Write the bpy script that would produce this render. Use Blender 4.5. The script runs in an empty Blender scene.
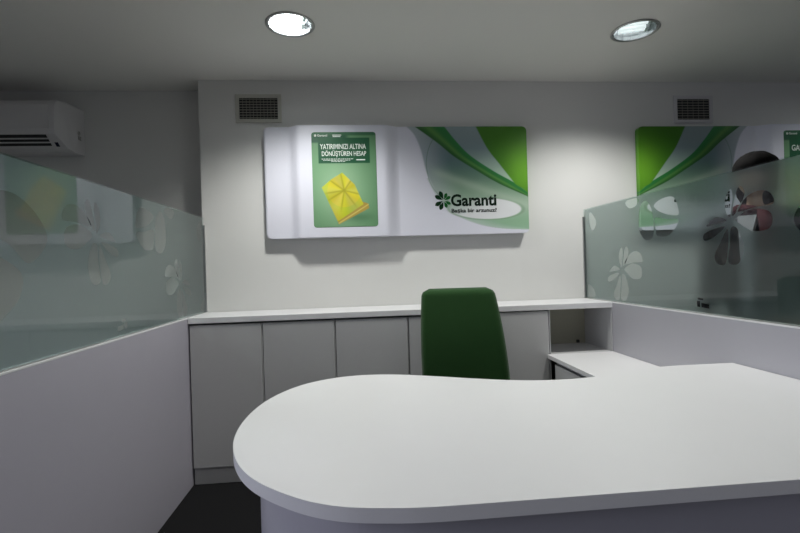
import bpy, bmesh, math, random
import numpy as np
from mathutils import Vector, Matrix, Euler

random.seed(4)
S = bpy.context.scene
COL = S.collection

# ------------------------------------------------------------------ camera
cam = bpy.data.cameras.new('camera')
cam.lens = 21.04; cam.sensor_width = 36; cam.clip_start = 0.02
co = bpy.data.objects.new('camera', cam); COL.objects.link(co)
F = Vector((0.0873816, 0.9961748, -0.000463)); R = Vector((0.9957143, -0.0873553, -0.0303656)); U = Vector((0.0302899, -0.0021924, 0.9995388))
co.matrix_world = Matrix(((R.x, U.x, -F.x, 0), (R.y, U.y, -F.y, 0), (R.z, U.z, -F.z, 1.19), (0, 0, 0, 1)))
S.camera = co

# ------------------------------------------------------------------ world, exposure
S.view_settings.view_transform = 'Standard'; S.view_settings.look = 'None'
S.view_settings.gamma = 1; S.view_settings.exposure = 0.0
w = bpy.data.worlds.new('world'); S.world = w; w.use_nodes = True
w.node_tree.nodes['Background'].inputs[0].default_value = (0.86, 0.88, 1.0, 1)
w.node_tree.nodes['Background'].inputs[1].default_value = 0.12
DOWNLIGHT_W = 61.0
DAYLIGHT_W = 6.5
# daylight entering from the shop front behind and to the left of the camera
dl = bpy.data.lights.new('window_daylight', 'AREA'); dl.shape = 'RECTANGLE'; dl.size = 1.6; dl.size_y = 1.5
dl.spread = math.radians(75); dl.energy = DAYLIGHT_W; dl.color = (0.78, 0.80, 1.0)
do = bpy.data.objects.new('window_daylight', dl); COL.objects.link(do)
do.location = (-2.9, -.2, 1.5)
do.rotation_euler = (Vector((0.0, .95, 0.6)) - Vector(do.location)).to_track_quat('-Z', 'Y').to_euler()

# ------------------------------------------------------------------ key dimensions
XL, XR = -0.958, 1.512      # inner faces of the two partitions
YW, YC = 3.047, 2.695       # back wall, cabinet fronts
HC, HG, HCEIL = 0.937, 1.536, 2.404
YREC = 3.234                # recessed wall on the left
XW = -0.976
HD = 0.755                  # desk top
HR = 0.64                   # return top

# ------------------------------------------------------------------ helpers
def link(o, parent=None):
    COL.objects.link(o)
    if parent is not None: o.parent = parent
    return o
def obj(name, bm, mat, parent=None, smooth=False):
    me = bpy.data.meshes.new(name)
    if isinstance(bm, bmesh.types.BMesh):
        bmesh.ops.recalc_face_normals(bm, faces=bm.faces)
        bm.to_mesh(me); bm.free()
    else:
        me.from_pydata(*bm); me.update()
    if mat: me.materials.append(mat)
    if smooth:
        for p in me.polygons: p.use_smooth = True
    return link(bpy.data.objects.new(name, me), parent)
def tag(o, label, cat, group=None):
    o['label'] = label; o['category'] = cat
    if group: o['group'] = group
    return o
def thing(name, label, cat, loc=(0, 0, 0), rz=0, group=None):
    o = bpy.data.objects.new(name, None); o.empty_display_size = .1
    link(o); o.location = loc; o.rotation_euler = (0, 0, rz)
    return tag(o, label, cat, group)
def struct(name, bm, mat):
    o = obj(name, bm, mat); o['kind'] = 'structure'; return o
def local(o):      # shift world-space child meshes to their parent's frame
    bpy.context.view_layer.update()
    for c in o.children:
        c.matrix_parent_inverse = o.matrix_world.inverted()
def bx(bm, x0, x1, y0, y1, z0, z1, bev=0.0, seg=2):
    r = bmesh.ops.create_cube(bm, size=1)
    vs = r['verts']
    for v in vs:
        v.co = Vector(((x0 + x1) / 2 + v.co.x * (x1 - x0), (y0 + y1) / 2 + v.co.y * (y1 - y0), (z0 + z1) / 2 + v.co.z * (z1 - z0)))
    if bev:
        es = list({e for v in vs for e in v.link_edges})
        bmesh.ops.bevel(bm, geom=es, offset=bev, segments=seg, profile=.5, affect='EDGES')
    return bm
def box(*a, **k):
    return bx(bmesh.new(), *a, **k)
def tube(bm, pts, r, n=12, caps=True):
    pts = [Vector(p) for p in pts]; rings = []
    rr = r if isinstance(r, (list, tuple)) else [r] * len(pts)
    prev = None
    for i, p in enumerate(pts):
        t = (pts[min(i + 1, len(pts) - 1)] - pts[max(i - 1, 0)]).normalized()
        a = prev if prev else (Vector((0, 0, 1)) if abs(t.z) < .9 else Vector((1, 0, 0)))
        u = (a - t * a.dot(t)).normalized(); v = t.cross(u); prev = u
        rings.append([bm.verts.new(p + (u * math.cos(q) + v * math.sin(q)) * rr[i]) for q in [2 * math.pi * k / n for k in range(n)]])
    for a, b in zip(rings, rings[1:]):
        for k in range(n): bm.faces.new((a[k], a[(k + 1) % n], b[(k + 1) % n], b[k]))
    if caps: bm.faces.new(rings[0][::-1]); bm.faces.new(rings[-1])
    return bm
def lathe(bm, prof, c=(0, 0, 0), n=32, flip=1, close=False):
    rings = [[bm.verts.new((c[0] + r * math.cos(2 * math.pi * k / n), c[1] + r * math.sin(2 * math.pi * k / n), c[2] + z)) for k in range(n)] for r, z in prof]
    pairs = list(zip(rings, rings[1:])) + ([(rings[-1], rings[0])] if close else [])
    for a, b in pairs:
        for k in range(n): bm.faces.new((a[k], a[(k + 1) % n], b[(k + 1) % n], b[k]))
    return bm
def prism(bm, pts2, fn, a, b, bev=0.0):
    """extrude a 2-D polygon between a and b; fn(p,q,t) -> Vector"""
    lo = [bm.verts.new(fn(p, q, a)) for p, q in pts2]; hi = [bm.verts.new(fn(p, q, b)) for p, q in pts2]
    n = len(pts2)
    f1 = bm.faces.new(lo[::-1]); f2 = bm.faces.new(hi)
    for k in range(n): bm.faces.new((lo[k], lo[(k + 1) % n], hi[(k + 1) % n], hi[k]))
    if bev:
        es = list(f1.edges) + list(f2.edges)
        bmesh.ops.bevel(bm, geom=es, offset=bev, segments=3, profile=.5, affect='EDGES')
    return bm
def catmull(P, n=8, closed=False):
    out = []; N = len(P); rng = range(N if closed else N - 1)
    g = (lambda i: P[i % N]) if closed else (lambda i: P[max(0, min(N - 1, i))])
    for i in rng:
        p0, p1, p2, p3 = [np.array(g(i + k), float) for k in (-1, 0, 1, 2)]
        for k in range(n):
            t = k / n
            out.append(tuple(.5 * ((2 * p1) + (p2 - p0) * t + (2 * p0 - 5 * p1 + 4 * p2 - p3) * t * t + (3 * p1 - p0 - 3 * p2 + p3) * t ** 3)))
    if not closed: out.append(tuple(P[-1]))
    return out
def curve_fill(outer, holes):
    """planar 2-D region with holes -> (verts, faces) in XY"""
    cu = bpy.data.curves.new('fill', 'CURVE'); cu.dimensions = '2D'; cu.fill_mode = 'BOTH'
    for loop in [outer] + holes:
        s = cu.splines.new('POLY'); s.points.add(len(loop) - 1); s.use_cyclic_u = True
        for k, (x, y) in enumerate(loop): s.points[k].co = (x, y, 0, 1)
    o = bpy.data.objects.new('fill', cu); COL.objects.link(o)
    dg = bpy.context.evaluated_depsgraph_get(); me = bpy.data.meshes.new_from_object(o.evaluated_get(dg))
    bm = bmesh.new(); bm.from_mesh(me); bmesh.ops.remove_doubles(bm, verts=bm.verts, dist=1e-5)
    bpy.data.objects.remove(o); bpy.data.curves.remove(cu); bpy.data.meshes.remove(me)
    return bm
def text_mesh(name, s, fn, wid, hei, mat, parent=None, bold=0.0, thick=.0008):
    """writing scaled to wid x hei; fn(u, v, t) -> Vector"""
    cu = bpy.data.curves.new('t', 'FONT'); cu.body = s; cu.extrude = .01; cu.offset = bold; cu.resolution_u = 3
    o = bpy.data.objects.new('t', cu); COL.objects.link(o)
    dg = bpy.context.evaluated_depsgraph_get(); me = bpy.data.meshes.new_from_object(o.evaluated_get(dg))
    bpy.data.objects.remove(o); bpy.data.curves.remove(cu)
    xs = [v.co.x for v in me.vertices]; ys = [v.co.y for v in me.vertices]
    x0, x1, y0, y1 = min(xs), max(xs), min(ys), max(ys)
    for v in me.vertices:
        v.co = fn((v.co.x - x0) / (x1 - x0) * wid, (v.co.y - y0) / (y1 - y0) * hei, thick if v.co.z > 0 else 0)
    me.name = name; me.materials.clear(); me.materials.append(mat)
    return link(bpy.data.objects.new(name, me), parent)

# ------------------------------------------------------------------ materials
def mat(name, col, rough=.5, metal=0.0, spec=.5, noise=0.0, nscale=30, bump=0.0, bscale=200, emit=None, estr=0, sheen=0):
    m = bpy.data.materials.new(name); m.use_nodes = True
    nt = m.node_tree; b = nt.nodes['Principled BSDF']
    b.inputs['Base Color'].default_value = (*col, 1); b.inputs['Roughness'].default_value = rough
    b.inputs['Metallic'].default_value = metal; b.inputs['Specular IOR Level'].default_value = spec
    if sheen: b.inputs['Sheen Weight'].default_value = sheen
    if emit: b.inputs['Emission Color'].default_value = (*emit, 1); b.inputs['Emission Strength'].default_value = estr
    if noise or bump: tc = nt.nodes.new('ShaderNodeTexCoord')
    if noise:
        n = nt.nodes.new('ShaderNodeTexNoise'); n.inputs['Scale'].default_value = nscale; n.inputs['Detail'].default_value = 4
        nt.links.new(tc.outputs['Object'], n.inputs['Vector'])
        r = nt.nodes.new('ShaderNodeMapRange'); r.inputs['To Min'].default_value = 1 - noise; r.inputs['To Max'].default_value = 1 + noise
        nt.links.new(n.outputs['Fac'], r.inputs['Value'])
        v = nt.nodes.new('ShaderNodeVectorMath'); v.operation = 'SCALE'; v.inputs[0].default_value = col
        nt.links.new(r.outputs['Result'], v.inputs['Scale']); nt.links.new(v.outputs['Vector'], b.inputs['Base Color'])
    if bump:
        n2 = nt.nodes.new('ShaderNodeTexNoise'); n2.inputs['Scale'].default_value = bscale; n2.inputs['Detail'].default_value = 3
        nt.links.new(tc.outputs['Object'], n2.inputs['Vector'])
        bp = nt.nodes.new('ShaderNodeBump'); bp.inputs['Strength'].default_value = bump; bp.inputs['Distance'].default_value = .002
        nt.links.new(n2.outputs['Fac'], bp.inputs['Height']); nt.links.new(bp.outputs['Normal'], b.inputs['Normal'])
    return m
M = {}
M['wall'] = mat('white_wall_paint', (.70, .695, .675), .85, spec=.2, noise=.02, nscale=3, bump=.15, bscale=90)
M['ceil'] = mat('ceiling_paint', (.86, .85, .81), .9, spec=.15, noise=.02, nscale=2, bump=.1, bscale=70)
M['carpet'] = mat('dark_carpet', (.018, .018, .019), 1, spec=.05, noise=.5, nscale=240, bump=.8, bscale=500)
M['lam'] = mat('white_laminate', (.76, .76, .77), .38, spec=.4, noise=.012, nscale=12, bump=.03, bscale=400)
M['desk'] = mat('desk_laminate', (.77, .77, .775), .42, spec=.35, noise=.012, nscale=9, bump=.03, bscale=500)
M['cab'] = mat('cabinet_laminate', (.53, .53, .535), .45, spec=.35, noise=.012, nscale=12)
M['part'] = mat('partition_laminate', (.50, .493, .53), .36, spec=.45, noise=.012, nscale=9)
M['partl'] = mat('lilac_lit_laminate', (.50, .482, .55), .36, spec=.45, noise=.012, nscale=9)  # tinted copy of the partition laminate; lilac daylight cast put into the colour
M['cap'] = mat('edge_banding', (.85, .85, .85), .4)
M['gap'] = mat('dark_recess', (.03, .03, .03), .9)
M['chairf'] = mat('green_upholstery', (.022, .070, .018), .95, spec=.15, noise=.18, nscale=350, bump=.6, bscale=600, sheen=.15)
M['plastic'] = mat('black_plastic', (.02, .02, .02), .45)
M['metal'] = mat('chrome', (.75, .75, .76), .18, metal=1)
M['alu'] = mat('satin_aluminium', (.5, .5, .5), .35, metal=1)
M['ventf'] = mat('vent_paint', (.50, .49, .44), .5)
M['vents'] = mat('vent_slat_paint', (.30, .29, .25), .6)
M['ac'] = mat('air_conditioner_plastic', (.68, .665, .67), .35, spec=.4)
M['ink'] = mat('dark_green_ink', (.004, .014, .007), .7, spec=.1)
M['leaf'] = mat('clover_ink', (.005, .030, .010), .7, spec=.1)
M['leafg'] = mat('clover_light_ink', (.012, .10, .022), .7, spec=.1)
M['whiteink'] = mat('white_ink', (.80, .86, .80), .5)
M['grn'] = mat('header_green_ink', (.01, .09, .035), .5)
M['bulb'] = mat('lamp_tube', (1, 1, 1), .4, emit=(1, 1, 1), estr=14)
M['bulb_dim'] = mat('lamp_tube_dim', (1, 1, 1), .4, emit=(1, 1, 1.03), estr=.85)
M['led'] = mat('dark_display', (.03, .035, .06), .2)

def vcol_mat(name, rough=.3):
    m = mat(name, (1, 1, 1), rough, spec=.4)
    nt = m.node_tree; a = nt.nodes.new('ShaderNodeAttribute'); a.attribute_name = 'print'
    nt.links.new(a.outputs['Color'], nt.nodes['Principled BSDF'].inputs['Base Color'])
    return m
M['print'] = vcol_mat('printed_sheet', .3)
M['print2'] = vcol_mat('printed_poster', .35)

def glass_mat():
    m = bpy.data.materials.new('clear_glass'); m.use_nodes = True; nt = m.node_tree; nt.nodes.remove(nt.nodes['Principled BSDF'])
    out = nt.nodes['Material Output']
    t = nt.nodes.new('ShaderNodeBsdfTransparent'); t.inputs[0].default_value = (.87, .925, .912, 1)
    g = nt.nodes.new('ShaderNodeBsdfGlossy'); g.inputs['Roughness'].default_value = .01; g.inputs['Color'].default_value = (1, 1, 1, 1)
    f = nt.nodes.new('ShaderNodeFresnel'); f.inputs['IOR'].default_value = 1.45
    mx = nt.nodes.new('ShaderNodeMixShader')
    ge = nt.nodes.new('ShaderNodeNewGeometry'); iv = nt.nodes.new('ShaderNodeMath'); iv.operation = 'SUBTRACT'; iv.inputs[0].default_value = 1
    ml = nt.nodes.new('ShaderNodeMath'); ml.operation = 'MULTIPLY'
    nt.links.new(ge.outputs['Backfacing'], iv.inputs[1]); nt.links.new(iv.outputs[0], ml.inputs[0]); nt.links.new(f.outputs[0], ml.inputs[1])
    nt.links.new(ml.outputs[0], mx.inputs[0]); nt.links.new(t.outputs[0], mx.inputs[1]); nt.links.new(g.outputs[0], mx.inputs[2])
    nt.links.new(mx.outputs[0], out.inputs[0]); return m
def film_mat():
    m = bpy.data.materials.new('frosted_film'); m.use_nodes = True; nt = m.node_tree; nt.nodes.remove(nt.nodes['Principled BSDF'])
    out = nt.nodes['Material Output']
    r = nt.nodes.new('ShaderNodeBsdfRefraction'); r.inputs['Roughness'].default_value = .33; r.inputs['IOR'].default_value = 1.25
    r.inputs['Color'].default_value = (.96, .985, .985, 1)
    d = nt.nodes.new('ShaderNodeBsdfTranslucent'); d.inputs[0].default_value = (.60, .66, .66, 1)
    e = nt.nodes.new('ShaderNodeBsdfDiffuse'); e.inputs[0].default_value = (.32, .36, .36, 1)
    m1 = nt.nodes.new('ShaderNodeMixShader'); m1.inputs[0].default_value = .5
    nt.links.new(d.outputs[0], m1.inputs[1]); nt.links.new(e.outputs[0], m1.inputs[2])
    m2 = nt.nodes.new('ShaderNodeMixShader'); m2.inputs[0].default_value = .24
    nt.links.new(r.outputs[0], m2.inputs[1]); nt.links.new(m1.outputs[0], m2.inputs[2])
    nt.links.new(m2.outputs[0], out.inputs[0]); return m
M['glass'] = glass_mat(); M['film'] = film_mat()

# ------------------------------------------------------------------ room shell
LIGHTS = [(-.303, 2.352), (1.497, 2.362), (-.303, .60), (1.497, .60), (3.3, 2.362), (-2.15, 1.85)]
XA, XB, YA = -3.4, 4.6, -1.6
struct('floor', box(XA, XB, YA, YREC + .12, -.06, 0), M['carpet'])
bm = curve_fill([(XA, YA), (XB, YA), (XB, YREC + .12), (XA, YREC + .12)],
                [[(x + .108 * math.cos(a), y + .108 * math.sin(a)) for a in [2 * math.pi * k / 48 for k in range(48)]] for x, y in LIGHTS])
r = bmesh.ops.extrude_face_region(bm, geom=list(bm.faces))
for v in r['geom']:
    if isinstance(v, bmesh.types.BMVert): v.co.z += .02
for v in bm.verts: v.co.z += HCEIL
struct('ceiling', bm, M['ceil'])
struct('wall_back', box(XW, XB, YW, YREC + .12, 0, HCEIL), M['wall'])
struct('wall_back_recess', box(XA, XW, YREC, YREC + .12, 0, HCEIL), M['wall'])
struct('wall_left', box(XA - .12, XA, YA, YREC + .12, 0, HCEIL), M['wall'])
struct('wall_right', box(XB, XB + .12, YA, YREC + .12, 0, HCEIL), M['wall'])

# ------------------------------------------------------------------ partitions with glass
def flower(cy, cz, s=1.0):
    P = [[(0, .012), (-.024, .05), (-.022, .1), (.006, .13), (.016, .1), (.006, .04)],
         [(.012, .02), (.022, .075), (.04, .125), (.058, .134), (.077, .105), (.05, .05)],
         [(.035, .035), (.08, .085), (.14, .103), (.19, .088), (.203, .045), (.13, .042)],
         [(.03, .006), (.1, .036), (.175, .024), (.198, -.005), (.183, -.045), (.115, -.05), (.06, -.022)],
         [(-.018, .002), (-.05, .02), (-.09, .021), (-.134, -.01), (-.09, -.008)],
         [(-.03, -.018), (-.1, -.027), (-.15, -.045), (-.148, -.072), (-.1, -.064), (-.045, -.035)],
         [(-.015, -.03), (-.055, -.085), (-.09, -.14), (-.076, -.174), (-.032, -.176), (-.014, -.1)],
         [(.002, -.03), (-.006, -.1), (-.016, -.168), (.035, -.176), (.066, -.115), (.036, -.035)]]
    return [[(cy - a * s, cz + b * s) for a, b in catmull(p, 5, True)] for p in P]
EPS = .006
Y0P = -.55
def clip(loop, y0, y1, z0, z1):
    return [(min(max(a, y0), y1), min(max(b, z0), z1)) for a, b in loop]
def dedupe(l):
    o = []
    for p in l:
        if not o or math.dist(p, o[-1]) > 1e-4: o.append(p)
    if math.dist(o[0], o[-1]) < 1e-4: o.pop()
    return o
def film_holes():
    H = flower(1.80, 1.335) + flower(2.61, 1.13)
    c = lambda p: catmull(p, 5, True)
    H.append(c([(2.42, 1.46), (2.43, 1.36), (2.40, 1.31), (2.365, 1.29), (2.31, 1.304), (2.30, 1.38), (2.32, 1.46), (2.37, 1.50)]))
    H.append(c([(2.29, 1.40), (2.285, 1.34), (2.27, 1.305), (2.19, 1.302), (2.134, 1.336), (2.115, 1.375), (2.2, 1.385)]))
    H.append(c([(2.294, 1.46), (2.242, 1.488), (2.147, 1.488), (2.112, 1.432), (2.119, 1.394), (2.227, 1.418)]))
    H.append(c([(2.55, 1.515), (2.515, 1.478), (2.45, 1.485), (2.42, 1.515), (2.48, 1.529)]))
    H.append(c([(2.975, 1.50), (2.93, 1.49), (2.885, 1.434), (2.93, 1.385), (2.965, 1.42)]))
    H.append(c([(3.02, 1.03), (2.95, 1.01), (2.92, .965), (2.96, .948), (3.02, .95)]))
    # the big flower nearer the counter front
    H.append(c([(1.205, 1.37), (1.305, 1.428), (1.395, 1.427), (1.485, 1.37), (1.517, 1.30), (1.435, 1.232), (1.355, 1.285), (1.245, 1.33)]))
    H.append(c([(1.205, 1.31), (1.305, 1.258), (1.400, 1.204), (1.395, 1.14), (1.355, 1.10), (1.285, 1.067), (1.205, 1.10), (1.155, 1.22)]))
    H += flower(.75, 1.12, 1.1) + flower(.15, 1.33, 1.1) + flower(-.3, 1.15, .8)
    # little sticker cut near the sill
    H.append([(2.01, .965), (1.985, .965), (1.985, .992), (2.01, .992)])
    H.append([(1.978, .965), (1.93, .962), (1.93, .98), (1.978, .985)])
    H.append([(2.0, .998), (1.965, .996), (1.965, 1.005), (2.0, 1.007)])
    return H
def partition(side, name, label, glabel):
    Y0P = .98 if side == 'L' else -.55
    s = -1 if side == 'L' else 1
    xi = XL if side == 'L' else XR
    xo = xi + s * .045
    t = thing(name, label, 'partition', (xi + s * .0225, 1.5, 0))
    obj('panel', box(*sorted((xi, xo)), Y0P, YW - .003, 0, HC - .006, bev=.0012), M['part' if side == 'R' else 'partl'], t)
    obj('cap_strip', box(*sorted((xi - s * .0006, xo + s * .0006)), Y0P, YW - .003, HC - .006, HC, bev=.0006), M['cap'], t)
    obj('plinth', box(*sorted((xi + s * .004, xo - s * .004)), Y0P + .01, YW - .01, 0, .001), M['gap'], t)
    local(t)
    g = thing('glass_screen', glabel, 'glass screen', (xi + s * .014, 1.2, HC))
    xg0, xg1 = xi + s * .008, xi + s * .016
    obj('glass_pane', box(*sorted((xg0, xg1)), Y0P, YW - .012, HC + .003, HG, bev=.001), M['glass'], g)
    y0, y1, z0, z1 = Y0P + .004, YW - .014, HC + .005, HG - .003
    dy = .045 if side == 'L' else 0
    holes_raw = [[(a + dy, b) for a, b in h] for h in film_holes()]
    holes = [dedupe(clip(h, y0 + .002, y1 - .002, z0 + .002, z1 - .002)) for h in holes_raw if min(a for a, b in h) > y0 + .005]
    bm = curve_fill([(y0, z0), (y1, z0), (y1, z1), (y0, z1)], holes)
    xf = xg1 + s * .0004
    r = bmesh.ops.extrude_face_region(bm, geom=list(bm.faces))
    up = {v for v in r['geom'] if isinstance(v, bmesh.types.BMVert)}
    for v in bm.verts: v.co = Vector((xf + (s * .0006 if v in up else 0), v.co.x, v.co.y))
    obj('frosted_film', bm, M['film'], g)
    obj('wall_channel', box(*sorted((xi + s * .003, xi + s * .021)), YW - .011, YW - .001, HC + .001, HG - .05, bev=.001), M['alu'], g)
    obj('sill_channel', box(*sorted((xi + s * .006, xi + s * .0075)), Y0P, YW - .012, HC, HC + .004), M['alu'], g)
    local(g)
partition('L', 'partition_panel', 'white partition wall, lilac light in its colour, left of the desk, under the glass',
          'frosted glass screen with clover cut-outs, on the left partition beside the air conditioner')
partition('R', 'partition_panel', 'white partition wall on the right, meeting the end of the desk',
          'frosted glass screen with clover cut-outs on the right, person behind it')

# ------------------------------------------------------------------ sideboard along the back wall
X_EDGES = [XL + .002, -.554, -.146, .275, .680, 1.116]
pos = ['leftmost, in the corner by the left partition', 'second from the left partition', 'in the middle, left of the green chair',
       'mostly hidden behind the green chair', 'just right of the green chair, beside the open niche']
for i in range(5):
    x0, x1 = X_EDGES[i], X_EDGES[i + 1]
    t = thing('low_cabinet', 'pale grey handleless low cabinet, ' + pos[i], 'cabinet', ((x0 + x1) / 2, YC + .16, 0), 0, 'low cabinets along the back wall')
    obj('carcass', box(x0 + .001, x1 - .001, YC + .019, YW - .004, .095, .893, bev=.001), M['cab'], t)
    g = .006
    d = obj('door', box(x0 + g - (.002 if i else 0), x1 - g, YC, YC + .017, .098, .893 if i < 4 else .897, bev=.0018), M['cab'], t)
    obj('recessed_pull', box(x1 - .0042, x1 - .0012, YC + .006, YC + .018, .099, .892), M['lam'], t)
    obj('toe_kick', box(x0 + .006, x1 - (.001 if i < 4 else .003), YC + .016, YC + .034, .002, .092, bev=.001), M['cab'], t)
    local(t)
# open niche unit
t = thing('open_shelf_unit', 'open white shelf niche at the right end of the sideboard', 'shelf', (1.31, YC + .16, 0))
x0, x1 = 1.118, XR - .002
obj('side_panel', box(x0, x0 + .006, YC + .002, YW - .004, 0, .902, bev=.001), M['cab'], t)
obj('side_panel', box(x1 - .006, x1, YC, YW - .004, 0, .902, bev=.001), M['cab'], t)
obj('back_panel', box(x0 + .006, x1 - .006, YW - .014, YW - .004, .0, .902), mat('cream_board', (.40, .39, .31), .6), t)
obj('shelf_board', box(x0 + .006, x1 - .006, YC, YW - .015, HR - .018, HR - .001, bev=.001), M['cab'], t)
obj('socket', box(1.44, 1.458, YW - .030, YW - .0145, .642, .662, bev=.002), M['plastic'], t)
local(t)
o = obj('sideboard_worktop', box(XL + .001, XR - .001, YC - .006, YW - .003, HC - .033, HC, bev=.002), M['lam'])
tag(o, 'long white worktop on the low cabinets along the back wall', 'worktop')

# ------------------------------------------------------------------ return desk
t = thing('return_desk', 'lower white side return desk under the niche, behind the main desk', 'desk', (1.3, 2.25, 0))
obj('return_top', box(1.100, XR - .002, 1.70, YC - .002, HR - .024, HR, bev=.0015), M['desk'], t)
obj('pedestal_body', box(1.142, XR - .01, 1.80, 2.66, .04, HR - .045, bev=.001), M['cab'], t)
for k, (za, zb) in enumerate([(.05, .30), (.304, .45), (.454, HR - .05)]):
    obj('drawer', box(1.124, 1.141, 1.81, 2.645, za, zb, bev=.0015), M['cab'], t)
obj('shadow_rail', box(1.150, XR - .02, 1.81, 2.645, HR - .045, HR - .0245), M['gap'], t)  # dark spacer; its colour paints the shadow under the top slab
obj('plinth', box(1.16, XR - .02, 1.82, 2.64, 0, .04), M['gap'], t)
local(t)

# ------------------------------------------------------------------ main desk
out = [(.25, .8335), (.13, .8345), (.05, .841), (-.048, .861), (-.135, .908), (-.231, .998), (-.295, 1.106), (-.335, 1.239), (-.347, 1.39), (-.332, 1.545),
       (-.29, 1.68), (-.222, 1.79), (-.13, 1.862), (-.03, 1.894), (.065, 1.893), (.151, 1.872), (.28, 1.818), (.43, 1.745), (.56, 1.692), (.677, 1.668), (.79, 1.668), (.90, 1.69),
       (1.04, 1.742), (1.16, 1.777), (1.27, 1.787)]
outline = [(XR - .002, .8335)] + catmull(out, 6) + [(XR - .002, 1.787)]
t = thing('reception_desk', 'large white kidney-shaped reception desk with rounded left end', 'desk', (.4, 1.3, 0))
obj('desktop', prism(bmesh.new(), outline, lambda p, q, z: Vector((p, q, z)), HD - .028, HD, bev=.0022), M['desk'], t)
# curved front panel following the rounded end
def offset_path(P, d):
    o = []
    for i, p in enumerate(P):
        a = np.array(P[max(i - 1, 0)]); b = np.array(P[min(i + 1, len(P) - 1)]); tt = (b - a) / np.linalg.norm(b - a)
        o.append((p[0] + tt[1] * d, p[1] - tt[0] * d))
    return o
path = [(XR - .004, .8335)] + catmull(out[:11], 6)
A = offset_path(path, .062); B = offset_path(path, .082)
A[0] = (XR - .004, A[1][1]); B[0] = (XR - .004, B[1][1])
bm = prism(bmesh.new(), A + B[::-1], lambda p, q, z: Vector((p, q, z)), .002, HD - .029)
obj('front_panel', bm, M['part'], t)
for px, py in ((-.02, 1.55), (.75, 1.45)):
    obj('support_post', tube(bmesh.new(), [(px, py, .002), (px, py, HD - .029)], .028, 20), M['alu'], t)
local(t)

# ------------------------------------------------------------------ green chair
ch = thing('office_chair', 'dark green upholstered high-back office chair behind the desk', 'chair', (.522, 2.19, 0), math.radians(-6))
def cushion(W, Hh, T, wf=lambda v: 1, bow=0, lean=0, n=28, m=36, rc=.05):
    """soft pad in the XZ plane, front towards -Y; v in 0..1 from bottom to top"""
    bm = bmesh.new(); grid = {}
    for side in (-1, 1):
        for j in range(m + 1):
            v = j / m; z = v * Hh
            dz = min(z, Hh - z); inset = rc - math.sqrt(max(rc * rc - max(rc - dz, 0) ** 2, 0)) if dz < rc else 0
            hw = W / 2 * wf(v) - inset
            for i in range(n + 1):
                q = -1 + 2 * i / n; x = hw * q
                e = min(hw * (1 - abs(q)) + .0, dz)
                puff = math.sqrt(max(0, 1 - max(0, 1 - e / (T * .5)) ** 2))
                y = side * T / 2 * puff + bow * (x / (W / 2)) ** 2 * -1 + lean(v)
                grid[side, i, j] = bm.verts.new((x, y, z))
    for side in (-1, 1):
        for j in range(m):
            for i in range(n):
                bm.faces.new([grid[side, a, b] for a, b in ((i, j), (i + 1, j), (i + 1, j + 1), (i, j + 1))])
    bmesh.ops.remove_doubles(bm, verts=bm.verts, dist=.0002)
    return bm
bm = cushion(.455, .60, .062, lambda v: 1 - .165 * v ** 2.2, bow=.02, lean=lambda v: .04 + .05 * v - .02 * math.sin(v * math.pi), rc=.04)
for v in bm.verts: v.co.x -= .032 * v.co.z / .6; v.co.z += .466; v.co.y += .17
obj('backrest', bm, M['chairf'], ch, True)
bm = cushion(.48, .46, .075, lambda v: 1 - .06 * v, lean=lambda v: 0, rc=.07)
for v in bm.verts:
    x, y, z = v.co; v.co = Vector((x, z - .30, .445 + (-y) - .00 - (.012 if z < .08 else 0)))
obj('seat', bm, M['chairf'], ch, True)
bm = bmesh.new(); bx(bm, -.13, .13, -.18, .12, .375, .405, bev=.008)
obj('seat_plate', bm, M['plastic'], ch)
bm = bmesh.new()
tube(bm, [(0, .1, .39), (0, .22, .388), (0, .262, .42), (0, .275, .52), (0, .272, .60)], [.022, .022, .022, .02, .016], 12)
obj('back_bracket', bm, M['plastic'], ch, True)
bm = lathe(bmesh.new(), [(.0, .375), (.03, .375), (.03, .26), (.018, .26), (.018, .12), (.035, .12), (.035, .075), (0, .075)], n=24)
obj('gas_column', bm, M['metal'], ch, True)
for k in range(5):
    a = 2 * math.pi * k / 5 + .3; c, s_ = math.cos(a), math.sin(a)
    bm = tube(bmesh.new(), [(c * .03, s_ * .03, .105), (c * .16, s_ * .16, .10), (c * .29, s_ * .29, .075)], [.022, .019, .014], 10)
    leg = obj('base_arm', bm, M['plastic'], ch, True)
    bm = bmesh.new()
    for w_ in (-.012, .012):
        tube(bm, [(c * .29 - s_ * (w_ - .007), s_ * .29 + c * (w_ - .007), .027), (c * .29 - s_ * (w_ + .007), s_ * .29 + c * (w_ + .007), .027)], .026, 16)
    tube(bm, [(c * .29, s_ * .29, .03), (c * .29, s_ * .29, .08)], .006, 8)
    obj('caster', bm, M['plastic'], leg)

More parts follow.
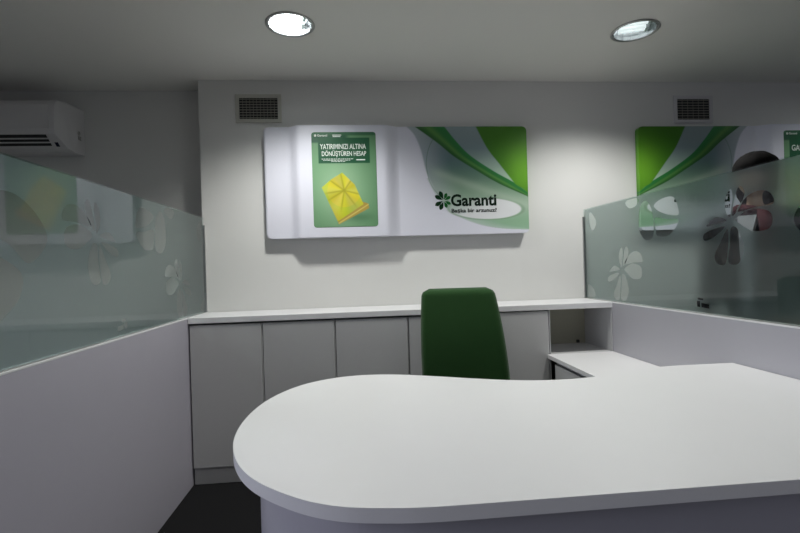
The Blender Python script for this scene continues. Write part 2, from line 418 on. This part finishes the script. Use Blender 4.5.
# ------------------------------------------------------------------ lightbox signs
SW, SH = 1.69, .70
def sm(a, b, x): t = np.clip((x - a) / (b - a), 0, 1); return t * t * (3 - 2 * t)
def mixc(c, d, t): return c * (1 - t[..., None]) + np.array(d) * t[..., None]
def art(u, v):
    """print colour on the sign face, u,v in metres from its lower left corner"""
    a = (u - .562 - .343) / .001494; b = (2.126 - 1.393 - v) / .001463
    white = np.array((.72, .72, .80)); c = np.broadcast_to(white, a.shape + (3,)).copy()
    def f(X, P):
        if len(P) > 3: P = catmull(P, 8)
        return np.interp(X, [p[0] for p in P], [p[1] for p in P])
    # veil: right of its left boundary
    left = f(b, [(20, -10), (60, 25), (130, 52), (230, 75), (330, 122), (380, 165), (420, 215), (450, 280), (470, 350), (482, 440), (486, 540)])
    d = a - left
    vg = np.stack([f(b, [(20, .24), (150, .13), (230, .13), (300, .22), (370, .34), (450, .28), (490, .33)]),
                   f(b, [(20, .32), (150, .21), (230, .23), (300, .34), (370, .47), (450, .46), (490, .50)]),
                   f(b, [(20, .31), (150, .22), (230, .18), (300, .24), (370, .35), (450, .30), (490, .36)])], -1)
    t = sm(0, 10, d) * (.66 + .34 * sm(0, 130, d))
    c = c * (1 - t[..., None]) + vg * t[..., None]
    # soft lighter sweep across the veil
    sw = np.exp(-((b - (210 + (a - 80) * .38)) / 20) ** 2) * sm(80, 140, a) * .35
    c = mixc(c, (.52, .62, .50), sw)
    # white lens
    ex, ey = (a - 335) / 158, (b - 388 - (a - 335) * .03) / 47
    rr = np.sqrt(ex ** 2 + ey ** 2)
    c = mixc(c, (.25, .36, .25), np.exp(-((rr - 1.06) / .05) ** 2) * .9 * sm(320, 410, b) )
    c = mixc(c, (.76, .77, .78), sm(1.02, .96, rr) * sm(120, 330, a + (b - 388) * 1.5))
    # thin circle line
    th = np.abs(np.sqrt(((a - 200) / 122) ** 2 + ((b - 190) / 165) ** 2) - 1)
    c = mixc(c, (.10, .20, .12), np.exp(-(th / .012) ** 2) * (a < 170) * .8)
    # veil edge dark line at the bottom
    c = mixc(c, (.28, .40, .30), np.exp(-(d / 4) ** 2) * .5 * (b > 250))
    # grey sheet between ribbon and green block
    up = [(20, 150), (28, 165), (80, 205), (150, 270), (220, 370), (275, 465), (325, 533), (340, 560)]
    lo = [(20, 28), (28, 40), (95, 130), (155, 200), (220, 300), (280, 400), (342, 533), (360, 560)]
    gb = [(20, 296), (28, 302), (120, 348), (190, 400), (250, 445), (284, 472), (300, 500), (330, 533), (350, 560)]
    xu, xl, xg = f(b, up), f(b, lo), f(b, gb)
    k = sm(-3, 3, a - xu) * (b < 340)
    gs = np.stack([f(b, [(20, .26), (120, .22), (280, .45)]), f(b, [(20, .33), (120, .30), (280, .62)]), f(b, [(20, .34), (120, .31), (280, .45)])], -1)
    c = c * (1 - k[..., None]) + gs * k[..., None]
    # ribbon between lower curve and upper curve
    k = sm(-3, 3, a - xl) * sm(3, -3, a - xu) * (b < 350)
    s = np.clip((a - xl) / np.maximum(xu - xl, 1), 0, 1)
    rc = np.stack([.025 + .10 * s * 0 + .06 * np.exp(-((s - .42) / .16) ** 2), .11 + .10 * s + .10 * np.exp(-((s - .42) / .16) ** 2), .02 + .03 * s + .02 * np.exp(-((s - .42) / .16) ** 2)], -1)
    c = c * (1 - k[..., None]) + rc * k[..., None]
    # green block
    k = sm(-3, 3, a - xg) * sm(3, -3, b - f(a, [(440, 262), (533, 326), (560, 340)]))
    br = np.exp(-(((a - 505) / 80) ** 2 + ((b - 215) / 110) ** 2))
    gc = np.stack([.05 + .10 * br, .19 + .20 * br, .012 + .015 * br], -1)
    c = c * (1 - k[..., None]) + gc * k[..., None]
    return np.clip(c, 0, 1)
def rr_rows(Hh, r, z):
    dz = np.minimum(z, Hh - z); return np.where(dz < r, r - np.sqrt(np.maximum(r * r - (r - np.minimum(dz, r)) ** 2, 0)), 0)
def colored_sheet(name, us, vs, wtot, htot, rad, colf, yf, mt, parent, depth, mirror=False):
    """rounded sheet facing -Y, origin lower left; skirt going back by depth"""
    us = np.asarray(us); vs = np.asarray(vs); nu, nv = len(us), len(vs)
    V = np.zeros((nv, nu, 3)); UU, VV = np.meshgrid(us, vs)
    ins = rr_rows(htot, rad, VV)
    UU = ins + UU / wtot * (wtot - 2 * ins)
    V[..., 0] = UU; V[..., 2] = VV; V[..., 1] = yf(UU)
    colr = colf(wtot - UU if mirror else UU, VV)
    verts = V.reshape(-1, 3); cols = colr.reshape(-1, 3)
    idx = np.arange(nu * nv).reshape(nv, nu)
    faces = np.stack([idx[:-1, :-1], idx[:-1, 1:], idx[1:, 1:], idx[1:, :-1]], -1).reshape(-1, 4).tolist()
    ring = list(idx[0, :]) + list(idx[1:, -1]) + list(idx[-1, :-1][::-1]) + list(idx[1:-1, 0][::-1])
    bv = verts[ring].copy(); bv[:, 1] = depth; base = len(verts)
    verts = np.vstack([verts, bv]); cols = np.vstack([cols, cols[ring]]); n = len(ring)
    faces += [[ring[(k + 1) % n], ring[k], base + k, base + (k + 1) % n] for k in range(n)]
    faces.append([base + k for k in range(n)][::1])
    me = bpy.data.meshes.new(name); me.from_pydata(verts.tolist(), [], faces); me.update()
    at = me.color_attributes.new('print', 'FLOAT_COLOR', 'POINT')
    at.data.foreach_set('color', np.hstack([cols, np.ones((len(cols), 1))]).astype(np.float32).ravel())
    me.materials.append(mt)
    for p in me.polygons: p.use_smooth = len(p.vertices) == 4 and p.index < (nu - 1) * (nv - 1)
    return link(bpy.data.objects.new(name, me), parent)
def pprof(u): return -.042 * (sm(.150, .222, u) - sm(.745, .85, u))
def poster_col(u, v):
    W_, H_ = .40, .594
    x = u / W_; y = v / H_
    g = np.exp(-(((x - .42) / .42) ** 2 + ((y - .38) / .38) ** 2))
    c = np.stack([.12 + .17 * g, .27 + .20 * g, .13 + .16 * g], -1)
    # dark header corner
    c = mixc(c, (.02, .10, .05), sm(.875, .90, y) * sm(.62, .5, x))
    c = mixc(c, (.04, .15, .07), sm(.955, .975, y))
    # text box
    c = mixc(c, (.012, .095, .04), sm(.095, .105, x) * sm(.905, .895, x) * sm(.668, .675, y) * sm(.945, .935, y))
    # gift wrapped book, in the photo's crop coordinates
    px = x * 500 + 20; py = 470 - y * 741
    def inside(poly):
        m = np.ones_like(px) * 1e9
        for (ax, ay), (bx_, by) in zip(poly, poly[1:] + poly[:1]):
            L = math.hypot(bx_ - ax, by - ay); m = np.minimum(m, ((bx_ - ax) * (py - ay) - (by - ay) * (px - ax)) / L)
        return sm(-3, 3, m)
    # shadow printed in the advert
    c = mixc(c, (.06, .17, .08), np.exp(-(((px - 370) / 110) ** 2 + ((py - 395) / 35) ** 2)) * .7)
    c = mixc(c, (.42, .30, .06), inside([(95, 165), (445, 290), (455, 325), (215, 448)]))
    c = mixc(c, (.62, .50, .14), inside([(210, 436), (448, 292), (450, 300), (214, 446)]))
    top = inside([(88, 160), (160, 100), (270, 32), (318, 75), (345, 140), (400, 195), (440, 275), (205, 425), (150, 300)])
    dist = np.hypot(px - 262, py - 185); ang = np.arctan2(py - 185, px - 262)
    yl = np.stack([.60 + .07 * np.sin(ang * 4) - .1 * (dist > 130), .54 + .06 * np.sin(ang * 4 + .5), .03 + .05 * np.cos(ang * 3) ** 2], -1)
    yl = mixc(yl, (.52, .36, .03), sm(280, 430, py) * sm(300, 150, px) * .8)
    for q in (-2.5, -1.75, -.95, .25, .95, 1.75, 2.6, 3.0):
        dd = np.abs(np.sin(ang - q)) * dist + np.where(np.cos(ang - q) < 0, 999, 0)
        yl = mixc(yl, (.34, .32, .02), np.exp(-(dd / 7) ** 2) * .75 * sm(190, 100, dist))
    c = c * (1 - top[..., None]) + yl * top[..., None]
    return np.clip(c, 0, 1)
def petal_pts(cx, cz, r0, r1, ang, wd):
    c, s = math.cos(ang), math.sin(ang); n = 10; P = []
    for k in range(n + 1):
        t = k / n; h = wd * math.sin(math.pi * t ** 1.6) ** .8; P.append((r0 + (r1 - r0) * t, h))
    P = P + [(a, -b) for a, b in P[-2:0:-1]]
    return [(cx + a * c - b * s, cz + a * s + b * c) for a, b in P]
def sign(x0, mirror, label, poster_u, z0=1.393):
    t = thing('lightbox_sign', label, 'sign', (x0, 2.985, z0))
    us = np.concatenate([np.linspace(0, .80, 64)[:-1], np.linspace(.80, SW, 300)])
    if mirror: us = (SW - us)[::-1]
    pf = (lambda u: pprof(SW - u)) if mirror else pprof
    colored_sheet('sign_face', us, np.linspace(0, SH, 234), SW, SH, .03, art, pf, M['print'], t, .034, mirror)
    obj('back_box', box(.05, SW - .05, .035, .058, .05, SH - .05), M['alu'], t)
    # poster
    fn_front = float(pf(np.array([poster_u + .2]))[()] if True else 0) - .0012
    p = colored_sheet('poster', np.linspace(0, .40, 134), np.linspace(0, .594, 200), .40, .594, .018, poster_col, lambda u: u * 0, M['print2'], t, .0008)
    p.location = (poster_u, fn_front, .062)
    yt = -.0012
    wr = lambda u0, v0: (lambda a, b, th: Vector((u0 + a, yt - .0004 - th, v0 + b)))
    if not mirror:
        text_mesh('headline', 'YATIRIMINIZI ALTINA', wr(.052, .487), .285, .032, M['whiteink'], p, .012)
        text_mesh('headline', 'DÖNÜŞTÜREN HESAP', wr(.062, .436), .275, .044, M['whiteink'], p, .012)
        bm = bmesh.new()
        random.seed(7)
        for row, (zz, ua, ub) in enumerate(((.424, .06, .25), (.416, .07, .24), (.408, .12, .20))):
            q = ua
            while q < ub:
                l = random.uniform(.006, .02); bx(bm, q, min(q + l, ub + .005), yt - .0009, yt - .0003, zz, zz + .0035); q += l + .004
        bx(bm, .275, .33, yt - .0009, yt - .0003, .416, .423)
        obj('fine_print', bm, M['whiteink'], p)
    else:
        text_mesh('headline', 'GAR', wr(.055, .455), .085, .040, M['whiteink'], p, .012)
    bm = bmesh.new()
    for k in range(4):
        for e in (-.32, .32):
            prism(bm, petal_pts(.024, .572, .001, .008, k * math.pi / 2 + math.pi / 4 + e, .0022), lambda a, b, y: Vector((a, y, b)), yt - .001, yt - .0003)
    obj('small_clover', bm, M['whiteink'], p)
    text_mesh('small_name', 'Garanti', wr(.036, .566), .062, .014, M['whiteink'], p, .01)
    bm = bmesh.new(); bx(bm, .13, .185, yt - .0009, yt - .0003, .572, .577); bx(bm, .132, .18, yt - .0009, yt - .0003, .563, .568)
    obj('header_print', bm, M['whiteink'], p)
    # bank clover and name; flipped artwork keeps its writing readable
    ax = lambda a: .905 + a * .001494          # crop x -> u
    az = lambda b: .733 - b * .001463
    U0 = ax(180) if not mirror else SW - ax(382) + .13
    uc = ax(141) if not mirror else U0 - (ax(180) - ax(141))
    ZC = az(349)
    for k, (an, mt) in enumerate([(-.62, 'leafg'), (.62, 'leafg'), (math.pi - .62, 'leaf'), (math.pi + .62, 'leaf')]):
        bm = bmesh.new()
        for e in (-.33, .33):
            an2 = an * (1.35 if abs(an) < 1 else 1) if abs(an) < 1 else math.pi + (an - math.pi) * 1.35
            L = .052 if mt == 'leafg' else .066
            prism(bm, petal_pts(uc + .012, ZC, .006, L, an2 + e, .0135 if mt == 'leaf' else .0105), lambda a, b, y: Vector((a, y, b)), -.0012, -.0003)
        obj('clover_leaf', bm, M[mt], t)
    wr2 = lambda u0, v0: (lambda a, b, th: Vector((u0 + a, -.0004 - th, v0 + b)))
    text_mesh('bank_name', 'Garanti', wr2(U0, az(376)), (ax(382) - ax(180)), az(322) - az(376), M['ink'], t, .03)
    text_mesh('slogan', 'Başka bir arzunuz?', wr2(U0 + .003, az(408)), (ax(382) - ax(180)) * .99, az(386) - az(408), M['ink'], t, .026)
    return t
sign(-.569, False, 'white and green lightbox sign with gold parcel poster, centred above the worktop', .298, 1.384)
sign(1.892, True, 'second green and white lightbox sign, partly hidden behind the right glass', 1.015, 1.380)

# ------------------------------------------------------------------ wall vents
def vent(x0, x1, z0, z1, nv, nh, label, fm):
    t = thing('air_vent', label, 'vent', ((x0 + x1) / 2, YW, z0), 0, None)
    e = .024; bm = bmesh.new(); ya, yb = YW - .010, YW - .0005
    bx(bm, x0, x1, ya, yb, z0, z0 + e, bev=.002); bx(bm, x0, x1, ya, yb, z1 - e, z1, bev=.002)
    bx(bm, x0, x0 + e, ya, yb, z0 + e * .8, z1 - e * .8, bev=.002); bx(bm, x1 - e, x1, ya, yb, z0 + e * .8, z1 - e * .8, bev=.002)
    obj('frame', bm, fm, t)
    obj('dark_backing', box(x0 + e, x1 - e, YW - .002, YW - .0004, z0 + e, z1 - e), M['gap'], t)
    bm = bmesh.new()
    for k in range(nh):
        z = z0 + e + (z1 - z0 - 2 * e) * (k + .5) / nh
        bx(bm, x0 + e, x1 - e, YW - .0085, YW - .0035, z - .0016, z + .0016)
    obj('horizontal_slats', bm, M['vents'], t)
    bm = bmesh.new()
    for k in range(1, nv):
        x = x0 + e + (x1 - x0 - 2 * e) * k / nv
        bx(bm, x - .001, x + .001, YW - .0034, YW - .0022, z0 + e, z1 - e)
    obj('vertical_slats', bm, M['vents'], t)
    local(t)
vent(-.750, -.462, 2.130, 2.312, 11, 8, 'beige air vent grille on the wall, above the left end of the sign', M['ventf'])
vent(2.193, 2.478, 2.118, 2.308, 6, 8, 'white air vent grille on the wall at the right, above the second sign', mat('vent_white_paint', (.60, .59, .60), .5))

# ------------------------------------------------------------------ ceiling downlights
def downlight(x, y, label, power, ang=0.0, tube_mat='bulb'):
    t = thing('ceiling_downlight', label, 'ceiling light', (x, y, HCEIL), ang, None)
    bm = lathe(bmesh.new(), [(.107, -.001), (.118, -.001), (.121, -.003), (.119, -.006), (.110, -.008), (.1065, -.006), (.104, .004), (.106, .004)], n=64, close=True)
    obj('trim_ring', bm, M['alu'], t, True)
    bm = lathe(bmesh.new(), [(.104, -.004), (.102, .015), (.096, .035), (.084, .052), (.06, .062), (.0005, .066), (.0005, .070), (.064, .067), (.09, .057), (.101, .038), (.1045, .015), (.106, .005)], n=16, close=True)
    obj('reflector', bm, mat('lamp_reflector', (.88, .88, .9), .25, metal=.7), t, False)
    for k in (-1, 1):
        bm = bmesh.new()
        for d in (-.013, .013):
            tube(bm, [(-.072, k * .038 + d, .026), (.060, k * .038 + d, .026)], .0105, 14)
        b = obj('lamp_tube', bm, M[tube_mat], t, True)
        bm = box(.058, .074, k * .038 - .026, k * .038 + .026, .014, .040, bev=.002)
        obj('lamp_base', bm, M['lam'], b)
    bm = lathe(bmesh.new(), [(.0005, -.001), (.1035, -.001), (.1035, .002), (.0005, .002)], n=48, close=True)
    obj('cover_glass', bm, M['glass'], t)
    L = bpy.data.lights.new('downlight_beam', 'SPOT'); L.energy = power; L.spot_size = math.radians(136); L.spot_blend = .7; L.shadow_soft_size = .075
    L.color = (1.0, .985, .955)
    lo = bpy.data.objects.new('downlight_beam', L); COL.objects.link(lo); lo.parent = t; lo.location = (0, 0, -.02)
    return t
downlight(*LIGHTS[0], 'round recessed ceiling downlight, glowing bright white, above the left end of the sign', DOWNLIGHT_W, .2)
downlight(*LIGHTS[1], 'round recessed ceiling downlight at the right, with two visible lamp tubes', DOWNLIGHT_W, -.35, 'bulb_dim')
downlight(*LIGHTS[2], 'round recessed ceiling downlight added for light nearer the room front, outside the picture at the left', DOWNLIGHT_W * .3)  # unseen lamp, added to supply light over the desk
downlight(*LIGHTS[3], 'round recessed ceiling downlight added for light nearer the room front, outside the picture at the right', DOWNLIGHT_W * .3)  # its unseen right-hand partner, added for the same light
downlight(*LIGHTS[4], 'round recessed ceiling downlight added unseen over the neighbouring booth for light', DOWNLIGHT_W * .35)  # unseen lamp added to light the space behind the right glass
downlight(*LIGHTS[5], 'round recessed ceiling downlight added for light over the booth left of the glass, outside the picture', DOWNLIGHT_W * .42)  # weak unseen lamp added to brighten the view through the left glass

# ------------------------------------------------------------------ air conditioner
t = thing('air_conditioner', 'white wall-mounted air conditioner at the upper left, above the glass', 'air conditioner', (-2.2, YREC, 1.97))
xa, xb = -2.66, -1.79
prof = [(YREC - .002, 1.975), (YREC - .002, 2.268), (3.07, 2.272), (3.022, 2.264), (3.006, 2.236), (3.000, 2.09), (3.006, 2.055), (3.04, 2.025), (3.08, 1.988), (3.13, 1.974)]
def pr(bm, P, x0, x1, bev=0): return prism(bm, P, lambda p, q, x: Vector((x, p, q)), x0, x1, bev)
obj('housing', pr(bmesh.new(), prof, xa, xb - .055), M['ac'], t)
cy_, cz_ = 3.13, 2.125
ep = [((p - cy_) * 1.006 + cy_ if p < YREC - .01 else p, (q - cz_) * 1.012 + cz_) for p, q in prof]
bm = pr(bmesh.new(), ep, xb - .055, xb + .028, .004)
for v in bm.verts:      # the cap narrows towards the front
    if v.co.x > xb - .02: v.co.x -= .05 * max(0, (3.16 - v.co.y) / .16) ** 1.3
obj('end_cap', bm, M['ac'], t)
obj('end_cap', pr(bmesh.new(), ep, xa - .028, xa, .004), M['ac'], t)
def slant(bm, x0, x1, s0, s1, h0, h1):
    a = Vector((0, 3.006, 2.055)); b = Vector((0, 3.08, 1.986)); d = (b - a); n = Vector((0, -d.z, d.y)).normalized()
    n = n if n.y < 0 else -n
    c = [a + d * s0 + n * h0, a + d * s1 + n * h0, a + d * s1 + n * h1, a + d * s0 + n * h1]
    return prism(bm, [(v.y, v.z) for v in c], lambda p, q, x: Vector((x, p, q)), x0, x1)
obj('air_outlet', slant(bmesh.new(), xa + .03, xb - .075, .02, .80, .0002, .0012), M['gap'], t)
for k in range(2):
    obj('louver', slant(bmesh.new(), xa + .03, xb - .075 + .01 * k, .24 + .27 * k, .31 + .27 * k, .0013, .006), M['ac'], t)
obj('display_window', slant(bmesh.new(), xb - .05, xb - .03, .55, .85, .0012, .0030), M['led'], t)
bm = bmesh.new()
for k in range(20):
    a0, a1 = 2 * math.pi * k / 20, 2 * math.pi * (k + 1) / 20
    tube(bm, [(xb + .0285, 3.165 + .011 * math.cos(a0), 2.105 + .011 * math.sin(a0)), (xb + .0285, 3.165 + .011 * math.cos(a1), 2.105 + .011 * math.sin(a1))], .0012, 6)
bx(bm, xb + .028, xb + .0295, 3.163, 3.167, 2.100, 2.112)
bx(bm, xb + .028, xb + .0295, 3.158, 3.161, 2.062, 2.085); bx(bm, xb + .028, xb + .0295, 3.158, 3.170, 2.062, 2.065)
bx(bm, xb + .028, xb + .0295, 3.174, 3.177, 2.062, 2.085); bx(bm, xb + .028, xb + .0295, 3.174, 3.186, 2.062, 2.065); bx(bm, xb + .028, xb + .0295, 3.174, 3.186, 2.082, 2.085)
obj('side_logo', bm, M['vents'], t)
local(t)

# ------------------------------------------------------------------ person behind the right glass
def skin(name, V, E, Rr, sub=2):
    me = bpy.data.meshes.new(name); me.from_pydata(V, E, []); o = bpy.data.objects.new(name, me); COL.objects.link(o)
    md = o.modifiers.new('s', 'SKIN'); md.use_smooth_shade = True
    for i, r_ in enumerate(Rr):
        r_ = r_ if isinstance(r_, tuple) else (r_, r_)
        me.skin_vertices[0].data[i].radius = r_
    me.skin_vertices[0].data[0].use_root = True
    s2 = o.modifiers.new('u', 'SUBSURF'); s2.levels = sub; s2.render_levels = sub
    dg = bpy.context.evaluated_depsgraph_get(); m2 = bpy.data.meshes.new_from_object(o.evaluated_get(dg))
    bpy.data.objects.remove(o)
    bm = bmesh.new(); bm.from_mesh(m2); bpy.data.meshes.remove(m2); return bm
def merge(bms):
    out = bmesh.new()
    for b in bms:
        me = bpy.data.meshes.new('x'); b.to_mesh(me); out.from_mesh(me); b.free(); bpy.data.meshes.remove(me)
    return out
def remesh(name, bm, vox, mt, parent):
    o = obj(name, bm, mt, None)
    md = o.modifiers.new('r', 'REMESH'); md.mode = 'VOXEL'; md.voxel_size = vox
    sm_ = o.modifiers.new('c', 'CORRECTIVE_SMOOTH') if False else o.modifiers.new('c', 'SMOOTH'); sm_.factor = .5; sm_.iterations = 3
    dg = bpy.context.evaluated_depsgraph_get(); me = bpy.data.meshes.new_from_object(o.evaluated_get(dg)); bpy.data.objects.remove(o)
    me.name = name; me.materials.clear(); me.materials.append(mt)
    for p in me.polygons: p.use_smooth = True
    return link(bpy.data.objects.new(name, me), parent)
def ball(bm, c, r, n=24):
    q = bmesh.ops.create_uvsphere(bm, u_segments=n, v_segments=n // 2, radius=1)
    for v in q['verts']: v.co = Vector((c[0] + v.co.x * r[0], c[1] + v.co.y * r[1], c[2] + v.co.z * r[2]))
    return q['verts']
SKIN = mat('skin', (.42, .25, .17), .55, noise=.04); HAIR = mat('black_hair', (.004, .0035, .0035), .85, spec=.08, noise=.3, nscale=80)
JACK = mat('dark_jacket', (.020, .020, .024), .8, spec=.08, bump=.4, bscale=300); SHIRT = mat('white_shirt', (.38, .36, .38), .8, spec=.08)
MAR = mat('maroon_scarf', (.045, .007, .010), .85, spec=.08, bump=.4, bscale=200); TROU = mat('navy_trousers', (.012, .014, .03), .85, spec=.08)
person = thing('person', 'person with black hair in a dark jacket and maroon scarf standing behind the right glass', 'person', (1.835, 2.0, 0), math.radians(-62)); person.scale = (1, 1, .98)
K = 1.655 / 1.70
V = [(0, 0, .92), (0, .005, 1.05), (0, .0, 1.2), (0, .01, 1.34), (0, .02, 1.42), (0, .01, 1.49), (0, -.005, 1.56)]
Ed = [(i, i + 1) for i in range(6)]; Rr = [(.12, .08), (.10, .07), (.11, .07), (.10, .07), (.055, .05), (.05, .05), (.055, .06)]
for s in (-1, 1):
    b = len(V); V += [(s * .09, 0, .86), (s * .10, .0, .50), (s * .10, .02, .09), (s * .11, -.05, .035), (s * .115, -.15, .03)]
    Ed += [(0, b)] + [(b + i, b + i + 1) for i in range(4)]; Rr += [.085, .055, .038, .034, .026]
    b = len(V); V += [(s * .165, .01, 1.37), (s * .20, .02, 1.12), (s * .215, -.03, .90), (s * .215, -.05, .84)]
    Ed += [(3, b)] + [(b + i, b + i + 1) for i in range(3)]; Rr += [.055, .042, .03, (.035, .018)]
parts = [skin('b', V, Ed, Rr)]
for s in (-1, 1):
    hb = Vector((s * .215, -.05, .84))
    for k, (dy, l) in enumerate(((-.03, .066), (-.01, .075), (.01, .07), (.028, .055))):
        p0 = hb + Vector((0, dy * .6, .0)); p1 = hb + Vector((0, dy, -.035)); p2 = p1 + Vector((-s * .006, -.003, -l * .5)); p3 = p2 + Vector((-s * .016, -.002, -l * .45))
        parts.append(skin('f', [tuple(p0), tuple(p1), tuple(p2), tuple(p3)], [(0, 1), (1, 2), (2, 3)], [.009, .0088, .0082, .007], 1))
    p0 = hb + Vector((0, -.015, .02)); p1 = hb + Vector((-s * .01, -.04, -.01)); p2 = hb + Vector((-s * .015, -.052, -.04))
    parts.append(skin('f', [tuple(p0), tuple(p1), tuple(p2)], [(0, 1), (1, 2)], [.012, .010, .0085], 1))
hd = bmesh.new()
vs = ball(hd, (0, -.01, 1.59), (.074, .092, .108), 32)
for v in vs:
    if v.co.z < 1.56 and v.co.y < .03: v.co.x *= 1 - (1.56 - v.co.z) * 2.6
ball(hd, (0, -.104, 1.575), (.011, .014, .016), 12); ball(hd, (0, -.098, 1.593), (.008, .010, .022), 12)
ball(hd, (0, -.094, 1.538), (.022, .008, .006), 12); ball(hd, (0, -.093, 1.53), (.019, .008, .005), 12)
for s in (-1, 1):
    ball(hd, (s * .076, .0, 1.58), (.008, .017, .028), 12); ball(hd, (s * .028, -.09, 1.612), (.02, .008, .006), 12)
parts.append(hd)
remesh('body', merge(parts), .006, SKIN, person)
for s in (-1, 1):
    bm = bmesh.new(); ball(bm, (s * .030, -.0915, 1.597), (.013, .007, .0065), 16)
    e = obj('eye', bm, mat('eye_white', (.7, .7, .68), .2), person, True)
    bm = bmesh.new(); ball(bm, (s * .030, -.0975, 1.597), (.0052, .002, .0052), 12)
    obj('iris', bm, mat('dark_iris', (.02, .012, .008), .2), e, True)
bm = bmesh.new()
vs = ball(bm, (0, .002, 1.610), (.090, .116, .092), 40)
for v in vs:
    if v.co.z < 1.62 and v.co.y < -.03:
        v.co = Vector((v.co.x * .95, v.co.y, max(v.co.z, 1.60)))
    elif v.co.z < 1.62 and v.co.y >= -.03:
        v.co.z = 1.62 - (1.62 - v.co.z) * 2.0
    v.co += Vector((random.uniform(-1, 1), random.uniform(-1, 1), random.uniform(-1, 1))) * .0022
obj('hair', bm, HAIR, person, True)
# jacket: trunk + sleeves, open at the front over a shirt
V = [(0, .012, .86), (0, .012, 1.05), (0, .012, 1.2), (0, .018, 1.34), (0, .025, 1.41)]
Ed = [(0, 1), (1, 2), (2, 3), (3, 4)]; Rr = [(.185, .125), (.165, .112), (.17, .12), (.155, .108), (.08, .065)]
for s in (-1, 1):
    b = len(V); V += [(s * .175, .012, 1.37), (s * .208, .022, 1.12), (s * .222, -.028, .92)]
    Ed += [(3, b), (b, b + 1), (b + 1, b + 2)]; Rr += [.072, .058, .046]
remesh('jacket', skin('j', V, Ed, Rr), .009, JACK, person)
bm = bmesh.new()
for a in range(9):
    z = .98 + a * .05
    pass
prism(bm, [(-.018, .95), (.014, .95), (.018, 1.30), (.03, 1.40), (-.045, 1.40), (-.03, 1.30)], lambda p, q, y: Vector((p, y + (.03 if q > 1.35 else 0) - (.0), q)), -.126, -.10)
obj('shirt_front', bm, SHIRT, person)
bm = bmesh.new()
tube(bm, [(.075 * math.cos(a), .012 + .07 * math.sin(a) - .015, 1.42 + .012 * math.sin(a * 2)) for a in [2 * math.pi * k / 24 for k in range(25)]], .026, 12)
tube(bm, [(.045, -.07, 1.42), (.078, -.12, 1.34), (.088, -.135, 1.2), (.088, -.14, 1.05)], [.026, .03, .03, .024], 12)
obj('scarf', bm, MAR, person, True)
V = [(0, 0, .93)]; Ed = []; Rr = [(.16, .112)]
for s in (-1, 1):
    b = len(V); V += [(s * .09, 0, .83), (s * .10, .0, .50), (s * .10, .02, .10)]
    Ed += [(0, b), (b, b + 1), (b + 1, b + 2)]; Rr += [.098, .072, .06]
remesh('trousers', skin('t', V, Ed, Rr), .01, TROU, person)
for s in (-1, 1):
    bm = bmesh.new(); ball(bm, (s * .112, -.07, .042), (.046, .135, .05), 24)
    for v in bm.verts: v.co.z = max(v.co.z, .0015)
    obj('shoe', bm, M['plastic'], person, True)
